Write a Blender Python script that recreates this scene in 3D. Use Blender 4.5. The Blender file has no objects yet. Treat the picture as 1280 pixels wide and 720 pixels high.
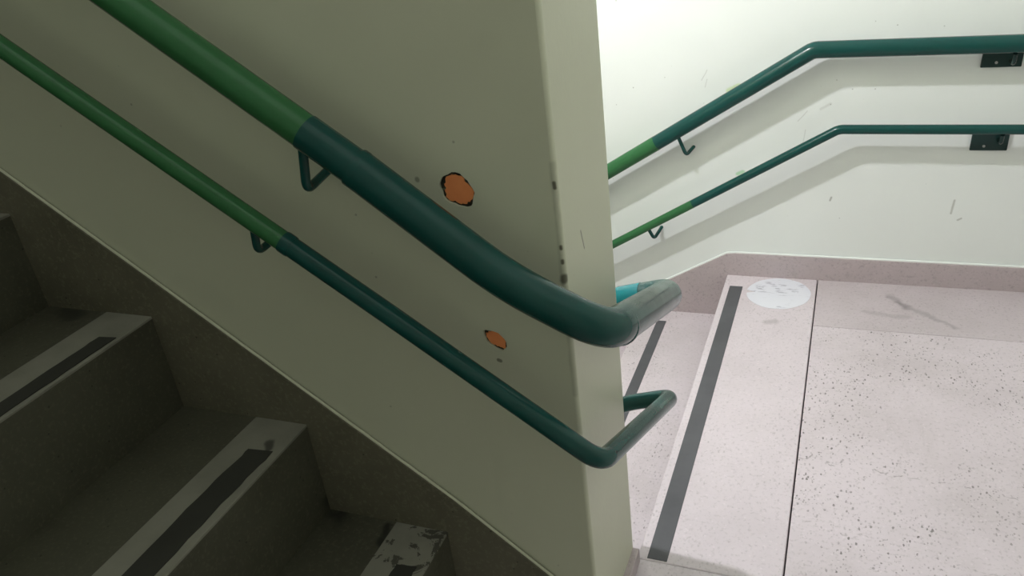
import bpy, bmesh, math, random
from mathutils import Vector, Matrix
random.seed(7)
scene = bpy.context.scene
COL = scene.collection

# ------------------------------------------------------------------ camera
CAM_POS = Vector((0.3365, -0.9187, 1.2297))
YAW, PITCH, ROLL, FPX = 0.4268, -0.4688, -0.1310, 1019.89
cyw, syw, cp, sp = math.cos(YAW), math.sin(YAW), math.cos(PITCH), math.sin(PITCH)
F = Vector((-syw * cp, cyw * cp, sp)); R0 = Vector((cyw, syw, 0)); U0 = R0.cross(F)
R = math.cos(ROLL) * R0 + math.sin(ROLL) * U0
U = -math.sin(ROLL) * R0 + math.cos(ROLL) * U0
cam_data = bpy.data.cameras.new('camera')
cam_data.sensor_width = 36.0
cam_data.lens = FPX / 1280 * 36.0
cam_data.clip_start = 0.02
cam = bpy.data.objects.new('camera', cam_data)
M = Matrix((R, U, -F)).transposed().to_4x4(); M.translation = CAM_POS
cam.matrix_world = M
COL.objects.link(cam); scene.camera = cam

# ------------------------------------------------------------------ world, exposure, lamp strength
w = bpy.data.worlds.new('world'); scene.world = w; w.use_nodes = True
w.node_tree.nodes['Background'].inputs[0].default_value = (0.80, 0.84, 0.76, 1)
w.node_tree.nodes['Background'].inputs[1].default_value = 0.95
scene.view_settings.view_transform = 'Standard'
scene.view_settings.look = 'None'
scene.view_settings.exposure = 0.0
scene.view_settings.gamma = 1.0
scene.view_settings.use_curve_mapping = False
LAMP_POS = Vector((-0.58, 0.59, 1.83))
LAMP_STRENGTH = 2150.0
LAMP_COLOR = (0.97, 0.97, 1.0)

# ------------------------------------------------------------------ dimensions (metres)
T = 0.2324        # thickness of the middle wall, its end at x = 0
W = 1.4928        # face of the far wall
XE = 0.006        # edge of the landing over the lower flight
XJ = 0.2795       # joint beside the edge slab
YC = 1.1993       # joint of the border slab
XR, YF, XL, ZC = 1.45, -1.32, -3.2, 2.9

# ------------------------------------------------------------------ material helpers
class NT:
    def __init__(s, name):
        s.m = bpy.data.materials.new(name); s.m.use_nodes = True
        s.t = s.m.node_tree; s.b = s.t.nodes['Principled BSDF']
        s.co = s.t.nodes.new('ShaderNodeTexCoord').outputs['Object']
    def n(s, kind, **kw):
        x = s.t.nodes.new(kind)
        for k, v in kw.items(): setattr(x, k, v)
        return x
    def l(s, a, b): s.t.links.new(a, b)
    def put(s, sock, v):
        if hasattr(v, 'is_linked') or isinstance(v, bpy.types.NodeSocket): s.l(v, sock)
        else: sock.default_value = v
    def math(s, op, a, b=0.0, c=0.0, clamp=False):
        x = s.n('ShaderNodeMath', operation=op, use_clamp=clamp)
        for i, v in enumerate((a, b, c)): s.put(x.inputs[i], v)
        return x.outputs[0]
    def noise(s, scale, detail=4, rough=0.55, vec=None, dist=0.0):
        x = s.n('ShaderNodeTexNoise'); x.inputs['Scale'].default_value = scale
        x.inputs['Detail'].default_value = detail; x.inputs['Roughness'].default_value = rough
        x.inputs['Distortion'].default_value = dist
        s.l(vec or s.co, x.inputs['Vector']); return x.outputs['Fac']
    def voro(s, scale, vec=None, feature='F1'):
        x = s.n('ShaderNodeTexVoronoi', feature=feature); x.inputs['Scale'].default_value = scale
        s.l(vec or s.co, x.inputs['Vector']); return x
    def step(s, v, lo, hi):          # smooth 0..1
        x = s.n('ShaderNodeMapRange', interpolation_type='SMOOTHSTEP')
        s.put(x.inputs['Value'], v); x.inputs['From Min'].default_value = lo; x.inputs['From Max'].default_value = hi
        return x.outputs['Result']
    def mix(s, f, a, b):
        x = s.n('ShaderNodeMix', data_type='RGBA')
        s.put(x.inputs[0], f)
        for i, v in ((6, a), (7, b)):
            if isinstance(v, tuple): x.inputs[i].default_value = (*v[:3], 1)
            else: s.l(v, x.inputs[i])
        return x.outputs[2]
    def mapped(s, scale=(1, 1, 1), loc=(0, 0, 0), rot=(0, 0, 0)):
        x = s.n('ShaderNodeMapping'); x.inputs['Scale'].default_value = scale
        x.inputs['Location'].default_value = loc; x.inputs['Rotation'].default_value = rot
        s.l(s.co, x.inputs['Vector']); return x.outputs[0]
    def seg(s, a, b, r0, r1, wob=0.0, wscale=30):
        """1 on the segment a-b, 0 farther than r1 from it (a stain, scratch or painted reflection with its own place)"""
        a, b = Vector(a), Vector(b); d = b - a; L2 = max(d.length_squared, 1e-9)
        co = s.co
        if wob:
            nz = s.n('ShaderNodeTexNoise'); nz.inputs['Scale'].default_value = wscale; s.l(s.co, nz.inputs['Vector'])
            v = s.n('ShaderNodeVectorMath', operation='SUBTRACT'); s.l(nz.outputs['Color'], v.inputs[0]); v.inputs[1].default_value = (.5, .5, .5)
            v2 = s.n('ShaderNodeVectorMath', operation='MULTIPLY_ADD'); s.l(v.outputs[0], v2.inputs[0]); v2.inputs[1].default_value = (wob,) * 3; s.l(s.co, v2.inputs[2])
            co = v2.outputs[0]
        pa = s.n('ShaderNodeVectorMath', operation='SUBTRACT'); s.l(co, pa.inputs[0]); pa.inputs[1].default_value = a
        dt = s.n('ShaderNodeVectorMath', operation='DOT_PRODUCT'); s.l(pa.outputs[0], dt.inputs[0]); dt.inputs[1].default_value = d / L2
        h = s.math('ADD', dt.outputs['Value'], 0.0, clamp=True)
        sc = s.n('ShaderNodeVectorMath', operation='SCALE'); sc.inputs[0].default_value = d; s.l(h, sc.inputs['Scale'])
        df = s.n('ShaderNodeVectorMath', operation='DISTANCE'); s.l(pa.outputs[0], df.inputs[0]); s.l(sc.outputs[0], df.inputs[1])
        return s.step(df.outputs['Value'], r1, r0)
    def fin(s, col, rough=0.5, bump=None, bstr=0.2, bdist=0.002, spec=0.5, coat=0.0):
        s.put(s.b.inputs['Base Color'], (*col, 1) if isinstance(col, tuple) else col)
        s.put(s.b.inputs['Roughness'], rough)
        s.b.inputs['Specular IOR Level'].default_value = spec
        if coat: s.b.inputs['Coat Weight'].default_value = coat; s.b.inputs['Coat Roughness'].default_value = 0.08
        if bump is not None:
            x = s.n('ShaderNodeBump'); x.inputs['Strength'].default_value = bstr; x.inputs['Distance'].default_value = bdist
            s.l(bump, x.inputs['Height']); s.l(x.outputs[0], s.b.inputs['Normal'])
        return s.m

def wall_paint(name, base, dark, marks=(), rough=0.45):
    n = NT(name)
    big = n.step(n.noise(2.2, 3), 0.35, 0.7)
    c = n.mix(n.math('MULTIPLY', big, 0.35), base, dark)
    sp_ = n.voro(26).outputs['Distance']
    speck = n.math('MULTIPLY', n.step(sp_, 0.07, 0.03), n.step(n.noise(5, 2), 0.5, 0.62))
    c = n.mix(n.math('MULTIPLY', speck, 0.45), c, (0.10, 0.095, 0.075))
    for a, b, r0, r1, col, k, wob in marks:
        c = n.mix(n.math('MULTIPLY', n.seg(a, b, r0, r1, wob), k), c, col)
    h = n.math('ADD', n.noise(7, 3), n.math('MULTIPLY', n.noise(140, 3), 0.12))
    return n.fin(c, rough, h, 0.28, 0.006, 0.4)

def terrazzo(name, base, tint, pits=1.0, scuff=1.0, marks=(), rough=0.5, mottle=0.5):
    n = NT(name)
    c = n.mix(n.step(n.noise(3.0, 5, 0.65), 0.35, 0.72), base, tint)
    grain = n.noise(120, 3, 0.6)
    c = n.mix(n.math('MULTIPLY', n.step(grain, 0.52, 0.75), mottle), c, tuple(x * 0.62 for x in tint))
    lite = n.step(n.voro(75).outputs['Distance'], 0.22, 0.1)
    c = n.mix(n.math('MULTIPLY', lite, 0.25), c, tuple(min(1, x * 1.25) for x in base))
    if pits:
        for (sx, sy, sz), rot, hi, lo, kk in (((120, 66, 100), .5, .30, .20, .8), ((170, 110, 140), -.7, .30, .2, .5)):
            vo = n.voro(1.0, n.mapped((sx, sy, sz), rot=(0, 0, rot)))
            wob = n.math('ADD', vo.outputs['Distance'], n.math('MULTIPLY', n.math('SUBTRACT', n.noise(260, 3, .7), 0.5), 0.7))
            sep = n.n('ShaderNodeSeparateColor'); n.l(vo.outputs['Color'], sep.inputs[0])
            den = n.math('MULTIPLY', n.step(n.noise(4.5, 3), 0.36, 0.58), n.step(sep.outputs[0], .45, .8))
            pit = n.math('MULTIPLY', n.step(wob, hi, lo), den)
            c = n.mix(n.math('MULTIPLY', pit, kk * pits), c, (0.10, 0.09, 0.085))
    sc = n.step(n.noise(6, 6, 0.7, n.mapped((1, .35, 1), rot=(0, 0, .6)), 1.5), 0.6, 0.75)
    c = n.mix(n.math('MULTIPLY', sc, 0.22 * scuff), c, (0.12, 0.11, 0.10))
    for a, b, r0, r1, col, k, wob in marks:
        c = n.mix(n.math('MULTIPLY', n.seg(a, b, r0, r1, wob), k), c, col)
    return n.fin(c, rough, grain, 0.12, 0.001, 0.4)

PINK, PINKD = (0.62, 0.55, 0.59), (0.53, 0.47, 0.495)
DIRT = (0.09, 0.08, 0.075)
MAT = {}
MAT['wall_far'] = wall_paint('pale_wall_paint', (0.80, 0.825, 0.815), (0.755, 0.785, 0.77), [
    ((-0.07, W, .625), (-0.055, W, .655), .0003, .0022, (.35, .35, .33), .35, .004),
    ((-0.06, W, .605), (-0.055, W, .628), .0003, .0022, (.4, .4, .38), .35, .004),
    ((0.01, W, .592), (0.035, W, .604), .004, .014, (.50, .62, .30), .75, .01),
    ((0.035, W, .338), (0.05, W, .346), .003, .009, (.34, .60, .36), .75, .01),
    ((0.20, W, .50), (0.225, W, .53), .0003, .0022, (.35, .35, .33), .35, .004),
    ((0.215, W, .42), (0.222, W, .475), .0003, .0022, (.4, .4, .38), .35, .004),
    ((0.26, W, .535), (0.285, W, .55), .001, .006, (.4, .4, .38), .3, .004),
    ((0.445, W, .47), (0.446, W, .476), .002, .005, (.2, .2, .18), .7, 0),
    ((0.30, W, .26), (0.303, W, .27), .001, .004, (.3, .3, .28), .7, 0),
    ((0.62, W, .23), (0.625, W, .27), .001, .004, (.35, .35, .32), .6, .004),
    ((0.64, W, .21), (0.648, W, .215), .001, .004, (.35, .35, .32), .6, .004)])
GR = (0.06, 0.055, 0.035)
MAT['wall_center'] = wall_paint('greenish_cream_wall_paint', (0.555, 0.56, 0.44), (0.49, 0.50, 0.385), [
    ((-.004, 0, .875), (-.004, 0, .868), .001, .004, GR, .9, .004),
    ((-.003, 0, .785), (-.003, 0, .782), .001, .004, GR, .95, .004),
    ((-.003, 0, .765), (-.003, 0, .762), .001, .004, GR, .95, .004),
    ((-.002, 0, .74), (-.003, 0, .735), .003, .008, GR, .8, .006),
    ((-.004, 0, .90), (-.003, 0, .55), .001, .007, GR, .25, .008),
    ((-.20, 0, .875), (-.2, 0, .876), .002, .005, GR, .5, 0),
    ((-.115, 0, .595), (-.118, 0, .596), .002, .004, GR, .7, 0),
    ((0, .075, .775), (0, .085, .745), .0006, .003, GR, .7, .004)])
MAT['wall_plain'] = wall_paint('plain_wall_paint', (0.80, 0.82, 0.74), (0.75, 0.77, 0.69))
MAT['ceiling'] = wall_paint('ceiling_paint', (0.8, 0.81, 0.76), (0.76, 0.77, 0.72))
MAT['slab'] = terrazzo('pitted_terrazzo', PINK, PINKD, 1.0, .8, [
    ((.28, .62, 0), (1.4, .50, 0), .0008, .004, DIRT, .55, .06),
    ((.30, .42, 0), (.9, .30, 0), .0005, .003, DIRT, .3, .06)])
MAT['edge_slab'] = terrazzo('smooth_terrazzo', (0.63, 0.56, 0.60), (0.56, 0.497, 0.53), .3, .35, [
    ((.155, 1.20, 0), (.175, 1.205, 0), .002, .02, DIRT, .28, .02)])
MAT['border'] = terrazzo('grey_border_terrazzo', (0.535, 0.47, 0.50), (0.46, 0.405, 0.425), .25, .7, [
    ((.485, 1.40, 0), (.52, 1.345, 0), .002, .02, DIRT, .35, .03),
    ((.50, 1.37, 0), (.64, 1.245, 0), .001, .014, DIRT, .3, .03),
    ((.42, 1.30, 0), (.52, 1.285, 0), .004, .02, DIRT, .2, .03)])
MAT['skirting'] = terrazzo('skirting_terrazzo', (0.50, 0.425, 0.445), (0.43, 0.365, 0.38), .2, .7)
MAT['lower_step'] = terrazzo('speckled_terrazzo', PINK, PINKD, .7, .5)
MAT['joint'] = NT('joint_dirt').fin((0.07, 0.06, 0.06), 0.9)

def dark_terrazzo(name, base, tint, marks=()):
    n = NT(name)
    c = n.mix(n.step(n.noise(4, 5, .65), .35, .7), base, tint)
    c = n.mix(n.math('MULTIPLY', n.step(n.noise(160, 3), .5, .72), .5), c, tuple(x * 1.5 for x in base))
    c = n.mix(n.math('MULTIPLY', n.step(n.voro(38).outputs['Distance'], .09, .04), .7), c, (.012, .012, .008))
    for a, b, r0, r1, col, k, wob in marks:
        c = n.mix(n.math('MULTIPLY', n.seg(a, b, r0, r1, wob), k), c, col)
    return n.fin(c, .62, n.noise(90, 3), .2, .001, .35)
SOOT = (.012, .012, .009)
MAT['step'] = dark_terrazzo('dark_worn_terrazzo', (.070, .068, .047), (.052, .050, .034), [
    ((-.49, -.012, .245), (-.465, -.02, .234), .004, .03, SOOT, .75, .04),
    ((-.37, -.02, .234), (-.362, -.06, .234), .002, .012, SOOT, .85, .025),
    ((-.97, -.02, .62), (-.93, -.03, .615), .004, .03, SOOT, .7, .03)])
MAT['stair_skirting'] = dark_terrazzo('stair_skirting_terrazzo', (.140, .129, .093), (.105, .097, .069))

def nosing_mat(name, wear, marks=()):
    n = NT(name)
    c = n.mix(n.step(n.noise(9, 5), .35, .7), (.215, .208, .172), (.165, .16, .13))
    c = n.mix(n.math('MULTIPLY', n.step(n.noise(150, 2), .5, .7), .3), c, (.2, .19, .15))
    chip = n.step(n.noise(16, 6, .7, None, .6), .70 - wear, .715 - wear)
    c = n.mix(n.math('MULTIPLY', chip, .9), c, (.04, .038, .028))
    for a, b, r0, r1, col, k, wob in marks:
        c = n.mix(n.math('MULTIPLY', n.seg(a, b, r0, r1, wob), k), c, col)
    return n.fin(c, .55, chip, -.3, .001, .4)
MAT['nosing'] = nosing_mat('light_nosing_strip', .0, [
    ((-.532, -.066, .425), (-.525, -.084, .425), .003, .010, SOOT, .75, .02),
    ((-.515, -.045, .43), (-.51, -.05, .43), .001, .005, SOOT, .8, .01),
    ((-.585, -.05, .43), (-.585, -.052, .43), .001, .004, SOOT, .8, .01)])
MAT['nosing_worn'] = nosing_mat('chipped_nosing_strip', .13)

def tape_mat(name, col):
    n = NT(name)
    c = n.mix(n.step(n.noise(7, 4), .35, .7), col, tuple(x * .8 for x in col))
    return n.fin(c, .75, n.noise(420, 2), .3, .0006, .3)
MAT['tape_grey'] = tape_mat('grey_grip_tape', (.105, .105, .115))
MAT['tape_black'] = tape_mat('black_grip_tape', (.030, .030, .024))

def gloss(name, col, worn, streak=0.5, marks=()):
    n = NT(name)
    f_ = n.step(n.noise(14, 5, .65), .38, .72)
    c = n.mix(n.math('MULTIPLY', f_, streak), col, worn)
    c = n.mix(n.math('MULTIPLY', n.step(n.noise(55, 3), .68, .74), .25), c, tuple(x * .4 for x in col))
    for a, b, r0, r1, mc, k, wob in marks:
        c = n.mix(n.math('MULTIPLY', n.seg(a, b, r0, r1, wob, 60), k), c, mc)
    r = n.math('ADD', n.math('MULTIPLY', n.noise(30, 3), .2), .10)
    h = n.math('ADD', n.noise(22, 2), n.math('MULTIPLY', n.noise(160, 2), .12))
    return n.fin(c, r, h, .18, .002, .30)
MAT['teal'] = gloss('glossy_teal_green_paint', (.0065, .060, .054), (.006, .050, .043), .5, [   # grey sheen and dark reflections painted along the wrap; scratches at its bends
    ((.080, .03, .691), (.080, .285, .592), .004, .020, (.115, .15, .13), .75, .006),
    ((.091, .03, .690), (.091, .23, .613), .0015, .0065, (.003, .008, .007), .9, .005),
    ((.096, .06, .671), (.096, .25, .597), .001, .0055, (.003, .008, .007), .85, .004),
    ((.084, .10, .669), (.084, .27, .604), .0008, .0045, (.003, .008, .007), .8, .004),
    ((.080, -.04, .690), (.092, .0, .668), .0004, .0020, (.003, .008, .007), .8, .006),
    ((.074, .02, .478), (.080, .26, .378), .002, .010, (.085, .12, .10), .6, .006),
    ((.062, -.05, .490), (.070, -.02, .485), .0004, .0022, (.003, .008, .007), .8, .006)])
MAT['green'] = gloss('glossy_green_paint', (.032, .135, .05), (.027, .115, .04))
MAT['bright_teal'] = gloss('bright_teal_paint', (.004, .17, .19), (.004, .14, .15))
MAT['steel_dark'] = gloss('dark_painted_steel', (.012, .035, .032), (.02, .045, .04))
MAT['screw'] = NT('bare_steel').fin((.35, .36, .35), .4)
n_ = NT('orange_brick'); MAT['brick'] = n_.fin(n_.mix(n_.noise(70, 4), (.80, .245, .085), (.92, .33, .12)), .85, n_.noise(120, 3), .4, .001)
n_ = NT('old_dark_paint'); MAT['rim'] = n_.fin(n_.mix(n_.step(n_.noise(120, 3), .55, .62), (.020, .018, .012), (.10, .11, .07)), .7)
n_ = NT('broken_plaster'); MAT['plaster'] = n_.fin(n_.mix(n_.noise(90, 3), (.28, .27, .22), (.06, .055, .04)), .85)
n_ = NT('worn_white_sticker')
c_ = n_.mix(n_.step(n_.noise(3, 2), .4, .7), (.72, .72, .79), (.64, .64, .72))
pr_ = n_.math('MULTIPLY', n_.step(n_.noise(52, 4, .6, n_.mapped((.6, 1.5, 1))), .52, .62),
              n_.step(n_.noise(12, 2, .5, n_.mapped(loc=(.3, .13, 0))), .47, .6))
c_ = n_.mix(n_.math('MULTIPLY', pr_, .6), c_, (.27, .26, .33))
sc_ = n_.step(n_.noise(38, 5, .7), .64, .68)
MAT['sticker'] = n_.fin(n_.mix(n_.math('MULTIPLY', sc_, .5), c_, (.46, .42, .42)), .4)
n_ = NT('lamp_glow'); n_.b.inputs['Base Color'].default_value = (.9, .9, .9, 1)
n_.b.inputs['Emission Color'].default_value = (*LAMP_COLOR, 1); n_.b.inputs['Emission Strength'].default_value = LAMP_STRENGTH
MAT['glow'] = n_.m
n_ = NT('white_lamp_enamel'); MAT['enamel'] = n_.fin((.8, .8, .78), .35)

# ------------------------------------------------------------------ object helpers
def mesh(name, bm, mat, parent=None, smooth=False, loc=None):
    me = bpy.data.meshes.new(name)
    bmesh.ops.recalc_face_normals(bm, faces=bm.faces[:]); bm.to_mesh(me); bm.free()
    if smooth:
        me.polygons.foreach_set('use_smooth', [True] * len(me.polygons))
        try: me.set_sharp_from_angle(angle=math.radians(40))
        except Exception: pass
    me.materials.append(mat)
    o = bpy.data.objects.new(name, me); COL.objects.link(o)
    if parent:
        o.parent = parent                                   # meshes keep world coordinates: undo the Empty's offset
        if parent.type == 'EMPTY': o.matrix_parent_inverse = Matrix.Translation(-Vector(parent.location))
    return o
def empty(name, loc, label=None, cat=None, group=None, kind=None):
    o = bpy.data.objects.new(name, None); o.location = loc; o.empty_display_size = .1
    COL.objects.link(o); tag(o, label, cat, group, kind); return o
def tag(o, label=None, cat=None, group=None, kind=None):
    for k, v in (('label', label), ('category', cat), ('group', group), ('kind', kind)):
        if v: o[k] = v
    return o
def box_bm(x0, y0, z0, x1, y1, z1, bev=0.0, seg=2):
    bm = bmesh.new(); bmesh.ops.create_cube(bm, size=1)
    for v in bm.verts:
        v.co = Vector(((x0 + x1) / 2 + v.co.x * (x1 - x0), (y0 + y1) / 2 + v.co.y * (y1 - y0), (z0 + z1) / 2 + v.co.z * (z1 - z0)))
    if bev: bmesh.ops.bevel(bm, geom=bm.edges[:], offset=bev, segments=seg, profile=.5, affect='EDGES')
    return bm
def prism_bm(pts, y0, y1, bev=0.0, bev_filter=None):
    """polygon in x,z extruded along y"""
    bm = bmesh.new()
    f = bm.faces.new([bm.verts.new((x, y0, z)) for x, z in pts])
    r = bmesh.ops.extrude_face_region(bm, geom=[f])
    for v in r['geom']:
        if isinstance(v, bmesh.types.BMVert): v.co.y = y1
    if bev:
        es = [e for e in bm.edges if abs(e.verts[0].co.y - e.verts[1].co.y) > 1e-4 and (bev_filter is None or bev_filter(e.verts[0].co))]
        bmesh.ops.bevel(bm, geom=es, offset=bev, segments=3, profile=.5, affect='EDGES')
    return bm
def fillet(pts, rad):
    """round the inner corners of a polyline; rad = one radius per inner corner"""
    pts = [Vector(p) for p in pts]; out = [pts[0]]
    for i in range(1, len(pts) - 1):
        r = rad[i - 1]
        if not r: out.append(pts[i]); continue
        a, b, c = pts[i - 1], pts[i], pts[i + 1]
        u, v = (a - b), (c - b); r = min(r, u.length * .49, v.length * .49)
        p, q = b + u.normalized() * r, b + v.normalized() * r
        for k in range(9):
            s = k / 8; out.append((1 - s) ** 2 * p + 2 * s * (1 - s) * b + s * s * q)
    out.append(pts[-1]); return out
def tube_bm(pts, rad, n=20, bm=None, caps=True):
    bm = bm or bmesh.new(); pts = [Vector(p) for p in pts]
    rads = rad if isinstance(rad, (list, tuple)) else [rad] * len(pts)
    t0 = (pts[1] - pts[0]).normalized()
    ref = Vector((0, 0, 1)) if abs(t0.z) < .9 else Vector((0, 1, 0))
    nrm = (ref - t0 * ref.dot(t0)).normalized(); rings = []; tp = t0
    for i, p in enumerate(pts):
        if i == 0: t = t0
        elif i == len(pts) - 1: t = (p - pts[i - 1]).normalized()
        else: t = ((p - pts[i - 1]).normalized() + (pts[i + 1] - p).normalized()).normalized()
        q = tp.rotation_difference(t); nrm = q @ nrm; nrm = (nrm - t * nrm.dot(t)).normalized(); tp = t
        bn = t.cross(nrm)
        # widen at mitres
        k = 1.0
        rings.append([bm.verts.new(p + (nrm * math.cos(a) + bn * math.sin(a)) * rads[i] * k) for a in [2 * math.pi * j / n for j in range(n)]])
    for A, B in zip(rings, rings[1:]):
        for j in range(n): bm.faces.new((A[j], A[(j + 1) % n], B[(j + 1) % n], B[j]))
    if caps: bm.faces.new(rings[0]); bm.faces.new(rings[-1])
    return bm
def disc_bm(c, axis, r, th, n=24, bm=None):
    c = Vector(c); a = Vector(axis).normalized()
    return tube_bm([c, c + a * th], r, n, bm)
def blob(cx, cz, rx, rz, tilt, jag, n, seed):
    rnd = random.Random(seed); pts = []
    ph = [rnd.uniform(0, 6.28) for _ in range(4)]
    for i in range(n):
        a = 2 * math.pi * i / n
        k = 1 + jag * (.5 * math.sin(3 * a + ph[0]) + .5 * math.sin(5 * a + ph[1]) + .6 * rnd.uniform(-1, 1))
        x, z = rx * k * math.cos(a), rz * k * math.sin(a)
        pts.append((cx + x * math.cos(tilt) - z * math.sin(tilt), cz + x * math.sin(tilt) + z * math.cos(tilt)))
    return pts

# ------------------------------------------------------------------ setting: walls, ceiling
tag(mesh('wall_back', box_bm(XL, W, -2.6, XR, W + .12, ZC), MAT['wall_far']), kind='structure',
    label='pale off-white far wall carrying two green handrails')
tag(mesh('wall_right', box_bm(XR, YF, -.2, XR + .12, W + .12, ZC), MAT['wall_plain']), kind='structure')
tag(mesh('wall_front', box_bm(XL, YF - .12, -.2, XR, YF, ZC), MAT['wall_plain']), kind='structure')
tag(mesh('wall_left', box_bm(XL - .12, YF, -2.6, XL, W + .12, ZC), MAT['wall_plain']), kind='structure')
tag(mesh('ceiling', box_bm(XL - .12, 0, ZC, XR + .12, W + .12, ZC + .12), MAT['ceiling']), kind='structure')

# middle wall: rounded plaster corners at its end, two chipped holes in its near face
HOLES = [(-.1425, .8615, .0265, .0225, -.75, .07, 26, 3), (-.1185, .6305, .0205, .0125, -.72, .09, 22, 5)]
CR = .006
def middle_wall():
    bm = bmesh.new(); z0, z1 = -2.6, ZC
    prof = [(-CR + CR * math.sin(a), CR - CR * math.cos(a)) for a in [math.pi / 2 * k / 6 for k in range(7)]]
    prof += [(-CR + CR * math.cos(a), T - CR + CR * math.sin(a)) for a in [math.pi / 2 * k / 6 for k in range(7)]]
    prof += [(XL, T), (XL, 0)]
    lo = [bm.verts.new((x, y, z0)) for x, y in prof]; hi = [bm.verts.new((x, y, z1)) for x, y in prof]
    for i in range(len(prof) - 1): bm.faces.new((lo[i], lo[i + 1], hi[i + 1], hi[i]))
    bm.faces.new(lo); bm.faces.new(hi)
    # near face with holes
    eds = []
    for a, b in ((lo[0], hi[0]), (hi[0], hi[-1]), (hi[-1], lo[-1]), (lo[-1], lo[0])):
        eds.append(bm.edges.get((a, b)) or bm.edges.new((a, b)))
    for h in HOLES:
        front = [bm.verts.new((x, 0, z)) for x, z in blob(*h)]
        back = [bm.verts.new((v.co.x, .006, v.co.z)) for v in front]; n = len(front)
        for i in range(n):
            eds.append(bm.edges.new((front[i], front[(i + 1) % n])))
            bm.faces.new((front[i], front[(i + 1) % n], back[(i + 1) % n], back[i]))
        bm.faces.new(back)
    bmesh.ops.triangle_fill(bm, edges=eds, use_beauty=True, use_dissolve=False)
    return bm
wc = mesh('wall_center', middle_wall(), MAT['wall_center'])
for p in wc.data.polygons:                                   # only the two rounded corners are shaded smooth
    p.use_smooth = min(abs(p.normal.x), abs(p.normal.y)) > .02 and abs(p.normal.z) < .01 and p.center.x > -CR - .001
tag(wc, kind='structure', label='greenish cream middle wall between the two flights, its end facing the landing')
for i, h in enumerate(HOLES):
    cx, cz, rx, rz, tl, jg, nn, sd = h
    def plug(name, sc, y, mat, jag, seed, shift=(0, 0), label=None, n=nn):
        bm = bmesh.new()
        pts = blob(cx + shift[0], cz + shift[1], rx * sc, rz * sc, tl, jag, n, seed)
        f = bm.faces.new([bm.verts.new((x, y, z)) for x, z in pts])
        r = bmesh.ops.extrude_face_region(bm, geom=[f])
        for v in r['geom']:
            if isinstance(v, bmesh.types.BMVert): v.co.y = .0062
        o = mesh(name, bm, mat, wc)
        if label: o['label'] = label
    plug('old_paint_rim', .985, .0035, MAT['rim'], jg, sd)
    plug('exposed_brick', .84, .002, MAT['brick'], .14, sd + 40, (.001, .0), n=44,
         label=('larger upper' if i == 0 else 'smaller lower') + ' chip in the plaster baring orange brick')

# skirtings on the middle wall
SK = [(-3.0, 2.368), (-1.01, .885), (-.74, .686), (-.235, .308), (-.077, .175), (-.012, .118)]
pts = SK + [(-.012, -.1), (-3.0, 1.2)]
bm = prism_bm(pts, .004, -.0097)
tag(mesh('baseboard_center', bm, MAT['stair_skirting']), kind='structure', label='dark sloping stone skirting along the stairs')
tag(mesh('trim_1', box_bm(-.005, .02, -.01, .013, T - .004, .032, .002), MAT['skirting']), kind='structure',
    label='low stone skirting at the foot of the middle wall end')

mesh('paint_edge', tube_bm([(x, -.0045, z + .0006) for x, z in SK], .0028, 10), MAT['wall_center'], wc, True)['label'] = 'thick edge of wall paint along the top of the stair skirting'
# far wall skirting: level on the landing, then sloping down with the lower flight
pts = [(XR, .073), (.03, .076), (.003, .073), (-.18, -.030), (-.6, -.272), (-2.0, -1.08), (-2.0, -1.5), (XE - .01, -.30), (XE, -.02), (XR, -.02)]
tag(mesh('baseboard_back', prism_bm(pts, W + .002, W - .012, .004, lambda c: c.z > -.0), MAT['skirting']), kind='structure',
    label='pinkish terrazzo skirting along the far wall, bending down with the steps')

pe = mesh('paint_edge', tube_bm([(XR - .002, W - .004, .0745), (.03, W - .004, .0775), (.003, W - .004, .0745), (-.18, W - .004, -.0285), (-.6, W - .004, -.2705)], .0036, 10), MAT['wall_far'], bpy.data.objects['wall_back'], True)
pe['label'] = 'thick edge of wall paint along the top of the skirting'
# ------------------------------------------------------------------ setting: landing floor
fl = mesh('floor', box_bm(XE + .006, YF, -.16, XR, W, -.012), MAT['joint'])
tag(fl, kind='structure', label='pale pink terrazzo landing')
def slab(x0, y0, x1, y1, mat, label, name='floor_slab', bev=.0015, z=0.0):
    o = mesh(name, box_bm(x0, y0, -.05, x1, y1, z, bev), mat, fl); o['label'] = label; return o
G = .0015
slab(XE, T - .0, XJ - G, W, MAT['edge_slab'], 'smooth edge slab with a dark tape along it', 'edge_slab', .003)
slab(XJ + G, YF, XR, YC - G * .5, MAT['slab'], 'broad pitted terrazzo slab')
slab(XJ + G, YC + G * .5, XR, W, MAT['border'], 'greyer border slab beside the far wall', 'border_slab')
slab(.0, YF, XJ - G, T - .0005, MAT['edge_slab'], 'slab in front of the middle wall end')
slab(-.27, YF, -.0005, -.0005, MAT['edge_slab'], 'slab at the foot of the rising stairs')
tp = mesh('grip_tape', box_bm(.0245, T + .005, -.001, .0637, 1.405, .0014, .0006, 1), MAT['tape_grey'], fl)
tp['label'] = 'long grey anti-slip tape along the landing edge'

# ------------------------------------------------------------------ lower flight (goes down to the left behind the wall)
lf = empty('staircase', (XE, (T + W) / 2, -.15), 'pale terrazzo steps going down behind the middle wall from the landing', 'staircase', 'flights of stairs')
R2, G2 = .15, .28
for k in range(1, 9):
    x1 = XE - G2 * (k - 1) + .004; x0 = XE - G2 * k
    s = mesh('step', prism_bm([(x1, -R2 * k), (x0, -R2 * k), (x0, -R2 * (k + 1) - .02), (x1, -R2 * (k + 1) - .02)], T + .001, W - .001, .004, lambda c: c.x < x1 - .1 and c.z > -R2 * k - .01), MAT['lower_step'], lf)
    tx = -.212 - G2 * (k - 1)
    b = mesh('grip_tape', box_bm(tx, T + .06, -R2 * k - .001, tx + .031, 1.41, -R2 * k + .0014, .0005, 1), MAT['tape_grey'], s)

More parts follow.
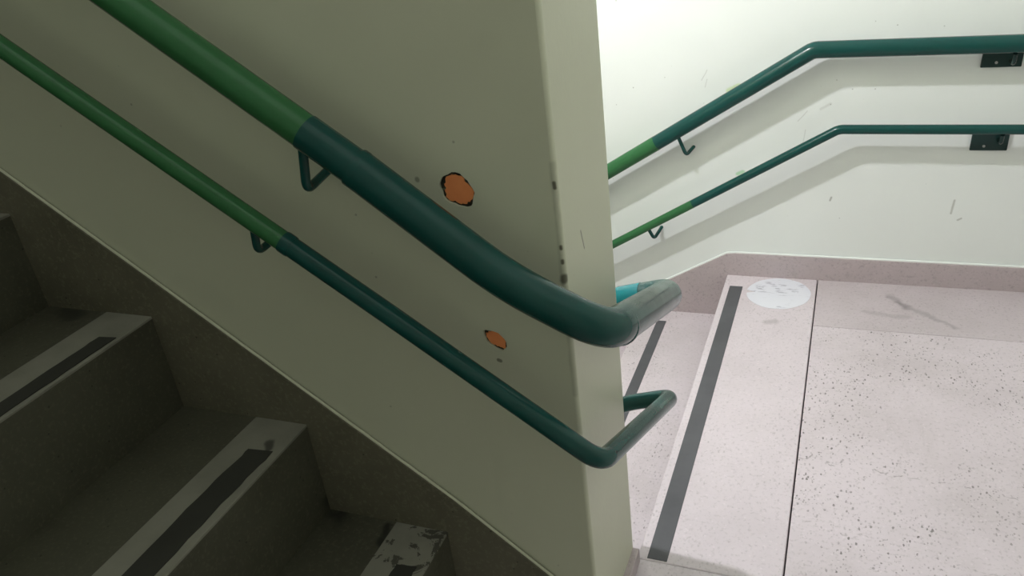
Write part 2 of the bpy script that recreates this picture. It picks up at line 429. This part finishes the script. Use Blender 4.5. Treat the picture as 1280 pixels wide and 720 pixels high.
# ------------------------------------------------------------------ rising flight (near side)
uf = empty('staircase', (-.26, -.65, 0), 'dark worn steps with pale nosing strips rising to the left along the middle wall', 'staircase', 'flights of stairs')
ST = [(-.259, .234, .100), (-.498, .425, .107), (-.770, .615, .105), (-1.02, .800, .105)]
TAPE = [(-.310, -.274, -.096), (-.560, -.512, -.088), (-.812, -.777, -.084), (-1.065, -1.025, -.084)]
for k in range(4, 11):
    ST.append((ST[-1][0] - .255, ST[-1][1] + .188, .105)); x = ST[-1][0]; TAPE.append((x - .045, x - .008, -.085))
zb = -.05
for k, ((x, z, bw), (ta, tb, ty)) in enumerate(zip(ST, TAPE)):
    xn = ST[k + 1][0] if k + 1 < len(ST) else x - .255
    zl = ST[k - 1][1] - .03 if k else -.04
    th = .012
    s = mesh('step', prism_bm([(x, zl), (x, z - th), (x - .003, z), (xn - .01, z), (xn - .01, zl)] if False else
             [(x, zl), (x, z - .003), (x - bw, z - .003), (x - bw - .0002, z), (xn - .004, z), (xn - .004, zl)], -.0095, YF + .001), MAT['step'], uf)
    nb = mesh('nosing_strip', prism_bm([(x + .001, z - .0036), (x + .001, z + .0006), (x - bw, z + .0006), (x - bw, z - .0036)],
              -.0098, YF + .002, .001, lambda c: c.z > z), MAT['nosing_worn'] if k == 0 else MAT['nosing'], s)
    # anti-slip tape with a ragged outline
    rnd = random.Random(k + 3); bm = bmesh.new(); N = 36; L = []; Rr = []
    jag = .0014 if k < 2 else .0009
    for i in range(N + 1):
        y = ty + (YF + .05 - ty) * (i / N) ** 1.6
        wv = .0018 * math.sin(i * .4 + k) if k == 1 else 0
        L.append((ta + wv + rnd.uniform(-jag, jag), y)); Rr.append((tb + wv + rnd.uniform(-jag, jag), y))
    L[0] = (L[0][0], L[0][1] - .004)
    top = [[bm.verts.new((a, b, z + .0018)) for a, b in Q] for Q in (L, Rr)]
    bot = [[bm.verts.new((a, b, z + .0003)) for a, b in Q] for Q in (L, Rr)]
    for i in range(N):
        bm.faces.new((top[0][i], top[1][i], top[1][i + 1], top[0][i + 1]))
        bm.faces.new((bot[0][i], top[0][i], top[0][i + 1], bot[0][i + 1])); bm.faces.new((top[1][i], bot[1][i], bot[1][i + 1], top[1][i + 1]))
    bm.faces.new((top[0][0], bot[0][0], bot[1][0], top[1][0])); bm.faces.new((top[0][N], top[1][N], bot[1][N], bot[0][N]))
    mesh('grip_tape', bm, MAT['tape_black'], s)

# ------------------------------------------------------------------ handrails
def rod_bracket(parent, rail_pt, elbow, wall_pt, r=.0065, ny=-1, name='bracket', mat=None):
    pts = fillet([rail_pt, elbow, wall_pt], [.016])
    b = mesh(name, tube_bm(pts, r, 12), mat or MAT['teal'], parent, True)
    return b
def cap_ring(parent, p, d, r, th, mat, name='weld_collar'):
    d = Vector(d).normalized(); p = Vector(p)
    pts = [p - d * th, p - d * th * .6, p + d * th * .6, p + d * th]
    return mesh(name, tube_bm(pts, [r * .97, r, r, r * .97], 24), mat, parent, True)

Y0, Y1 = -.07, T + .07
# upper rail round the middle wall
hu = empty('handrail', (0, -.07, .70), 'thicker upper green handrail wrapping round the end of the middle wall', 'handrail', 'handrails of the stairwell')
up = [(-2.2, Y0, 2.355), (-.55, Y0, 1.142), (-.31, Y0, .9645)]
mesh('green_rail', tube_bm(up, .0235, 28), MAT['green'], hu, True)['label'] = 'bright green painted length'
d_ = (Vector(up[2]) - Vector(up[1])).normalized()
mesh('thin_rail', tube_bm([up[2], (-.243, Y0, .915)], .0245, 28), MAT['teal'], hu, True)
path = fillet([(-.243, Y0, .915), (-.055, Y0, .766), (.072, Y0, .703), (.072, Y1, .562), (-.011, Y1, .540), (-.05, Y1, .520)],
              [.05, .055, .035, .02])
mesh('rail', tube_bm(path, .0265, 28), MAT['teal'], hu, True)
mesh('far_rail', tube_bm([(.026, Y1, .5495), (-.011, Y1, .5395), (-.05, Y1, .520), (-1.6, Y1, -.41)], .0275, 28), MAT['bright_teal'], hu, True)['label'] = 'brighter teal length behind the wall'
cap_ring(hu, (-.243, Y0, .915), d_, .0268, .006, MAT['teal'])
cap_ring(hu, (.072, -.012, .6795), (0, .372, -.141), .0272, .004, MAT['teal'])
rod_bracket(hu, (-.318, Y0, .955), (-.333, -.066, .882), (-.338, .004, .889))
# lower rail round the middle wall
hl = empty('handrail', (0, -.07, .50), 'thinner lower green handrail wrapping round the end of the middle wall', 'handrail', 'handrails of the stairwell')
mesh('green_rail', tube_bm([(-2.2, Y0, 2.08), (-.8, Y0, 1.094), (-.385, Y0, .802)], .0150, 24), MAT['green'], hl, True)['label'] = 'bright green painted length'
path = fillet([(-.385, Y0, .802), (-.256, Y0, .711), (.050, Y0, .492), (.070, Y1, .348), (-.013, Y1, .322), (-.05, Y1, .300), (-1.6, Y1, -.63)],
              [.03, .032, .028, .02, 0])
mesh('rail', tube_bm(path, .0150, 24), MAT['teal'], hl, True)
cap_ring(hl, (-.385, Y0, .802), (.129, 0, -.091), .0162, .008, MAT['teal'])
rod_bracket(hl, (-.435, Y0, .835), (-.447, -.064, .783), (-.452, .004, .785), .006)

# far wall rails
YW = W - .058
def far_rail(label, pts, r, xg, zc, plate, br):
    h = empty('handrail', (.2, W, zc), label, 'handrail', 'handrails of the stairwell')
    a, b, c = [Vector(p) for p in pts]
    s = (xg - b.x) / (a.x - b.x); g = b.lerp(a, s)
    mesh('green_rail', tube_bm([a, g], r * 1.01, 24), MAT['green'], h, True)['label'] = 'bright green painted length'
    mesh('rail', tube_bm(fillet([g, b, c], [.012]), r, 24), MAT['teal'], h, True)
    x0, x1, zt, z0 = plate
    bk = mesh('plate_bracket', prism_bm([(x0 + .003, zt), (x1, zt), (x1 - .002, z0), (x0, z0)], W + .001, W - .007, .002), MAT['steel_dark'], h)
    bk['label'] = 'dark flat plate screwed to the wall behind the rail'
    xm = (x0 + x1) / 2
    mesh('screw', disc_bm((xm - .012, W - .007, z0 + .012), (0, -1, 0), .0035, .0015, 12), MAT['screw'], bk)
    mesh('arm', tube_bm(fillet([(xm + .02, YW, c.z - r * .8), (xm + .02, YW + .008, c.z - r - .022), (xm + .02, W - .004, c.z - r - .026)], [.012]), .0055, 12), MAT['steel_dark'], bk, True)
    rod_bracket(h, *br, r=.0055)
    return h
far_rail('thicker upper green handrail on the pale far wall',
         [(-1.6, YW, -.382), (.236, YW, .713), (XR, YW, .703)], .0225, -.197, .71, (.641, .735, .695, .640),
         ((-.133, YW, .478), (-.111, W - .045, .412), (-.096, W + .003, .424)))
far_rail('thinner lower green handrail on the pale far wall',
         [(-1.6, YW, -.609), (.312, YW, .494), (XR, YW, .487)], .0130, -.092, .49, (.643, .733, .475, .418),
         ((-.232, YW, .168), (-.219, W - .045, .131), (-.203, W + .003, .154)))

# ------------------------------------------------------------------ sticker on the floor
bm = bmesh.new(); vs = []
for i in range(64):
    a = 2 * math.pi * i / 64; k = 1 + .006 * math.sin(9 * a)
    if abs(a - math.pi) < .09: k = .72
    vs.append(bm.verts.new((.172 + .093 * k * math.cos(a), 1.377 + .098 * k * math.sin(a), .0003)))
f = bm.faces.new(vs); r = bmesh.ops.extrude_face_region(bm, geom=[f])
for v in r['geom']:
    if isinstance(v, bmesh.types.BMVert): v.co.z = .0010
tag(mesh('floor_sticker', bm, MAT['sticker']), 'round worn white sticker with faded grey print on the landing floor', 'sticker')

# ------------------------------------------------------------------ pendant lamp over the lower flight, hidden by the middle wall
lp = empty('pendant_lamp', (LAMP_POS.x, LAMP_POS.y, ZC), 'small bare-bulb pendant lamp hanging over the lower flight', 'lamp')
lx, ly, lz = LAMP_POS
mesh('ceiling_rose', tube_bm([(lx, ly, ZC + .001), (lx, ly, ZC - .025)], [.05, .04], 24), MAT['enamel'], lp, True)
mesh('cord', tube_bm([(lx, ly, ZC - .02), (lx, ly, lz + .09)], .004, 10), MAT['steel_dark'], lp)
mesh('socket', tube_bm([(lx, ly, lz + .1), (lx, ly, lz + .05), (lx, ly, lz + .04)], [.018, .022, .022], 20), MAT['enamel'], lp, True)
bm = bmesh.new(); bmesh.ops.create_uvsphere(bm, u_segments=20, v_segments=12, radius=.03)
bmesh.ops.translate(bm, verts=bm.verts[:], vec=LAMP_POS)
mesh('bulb', bm, MAT['glow'], lp, True)
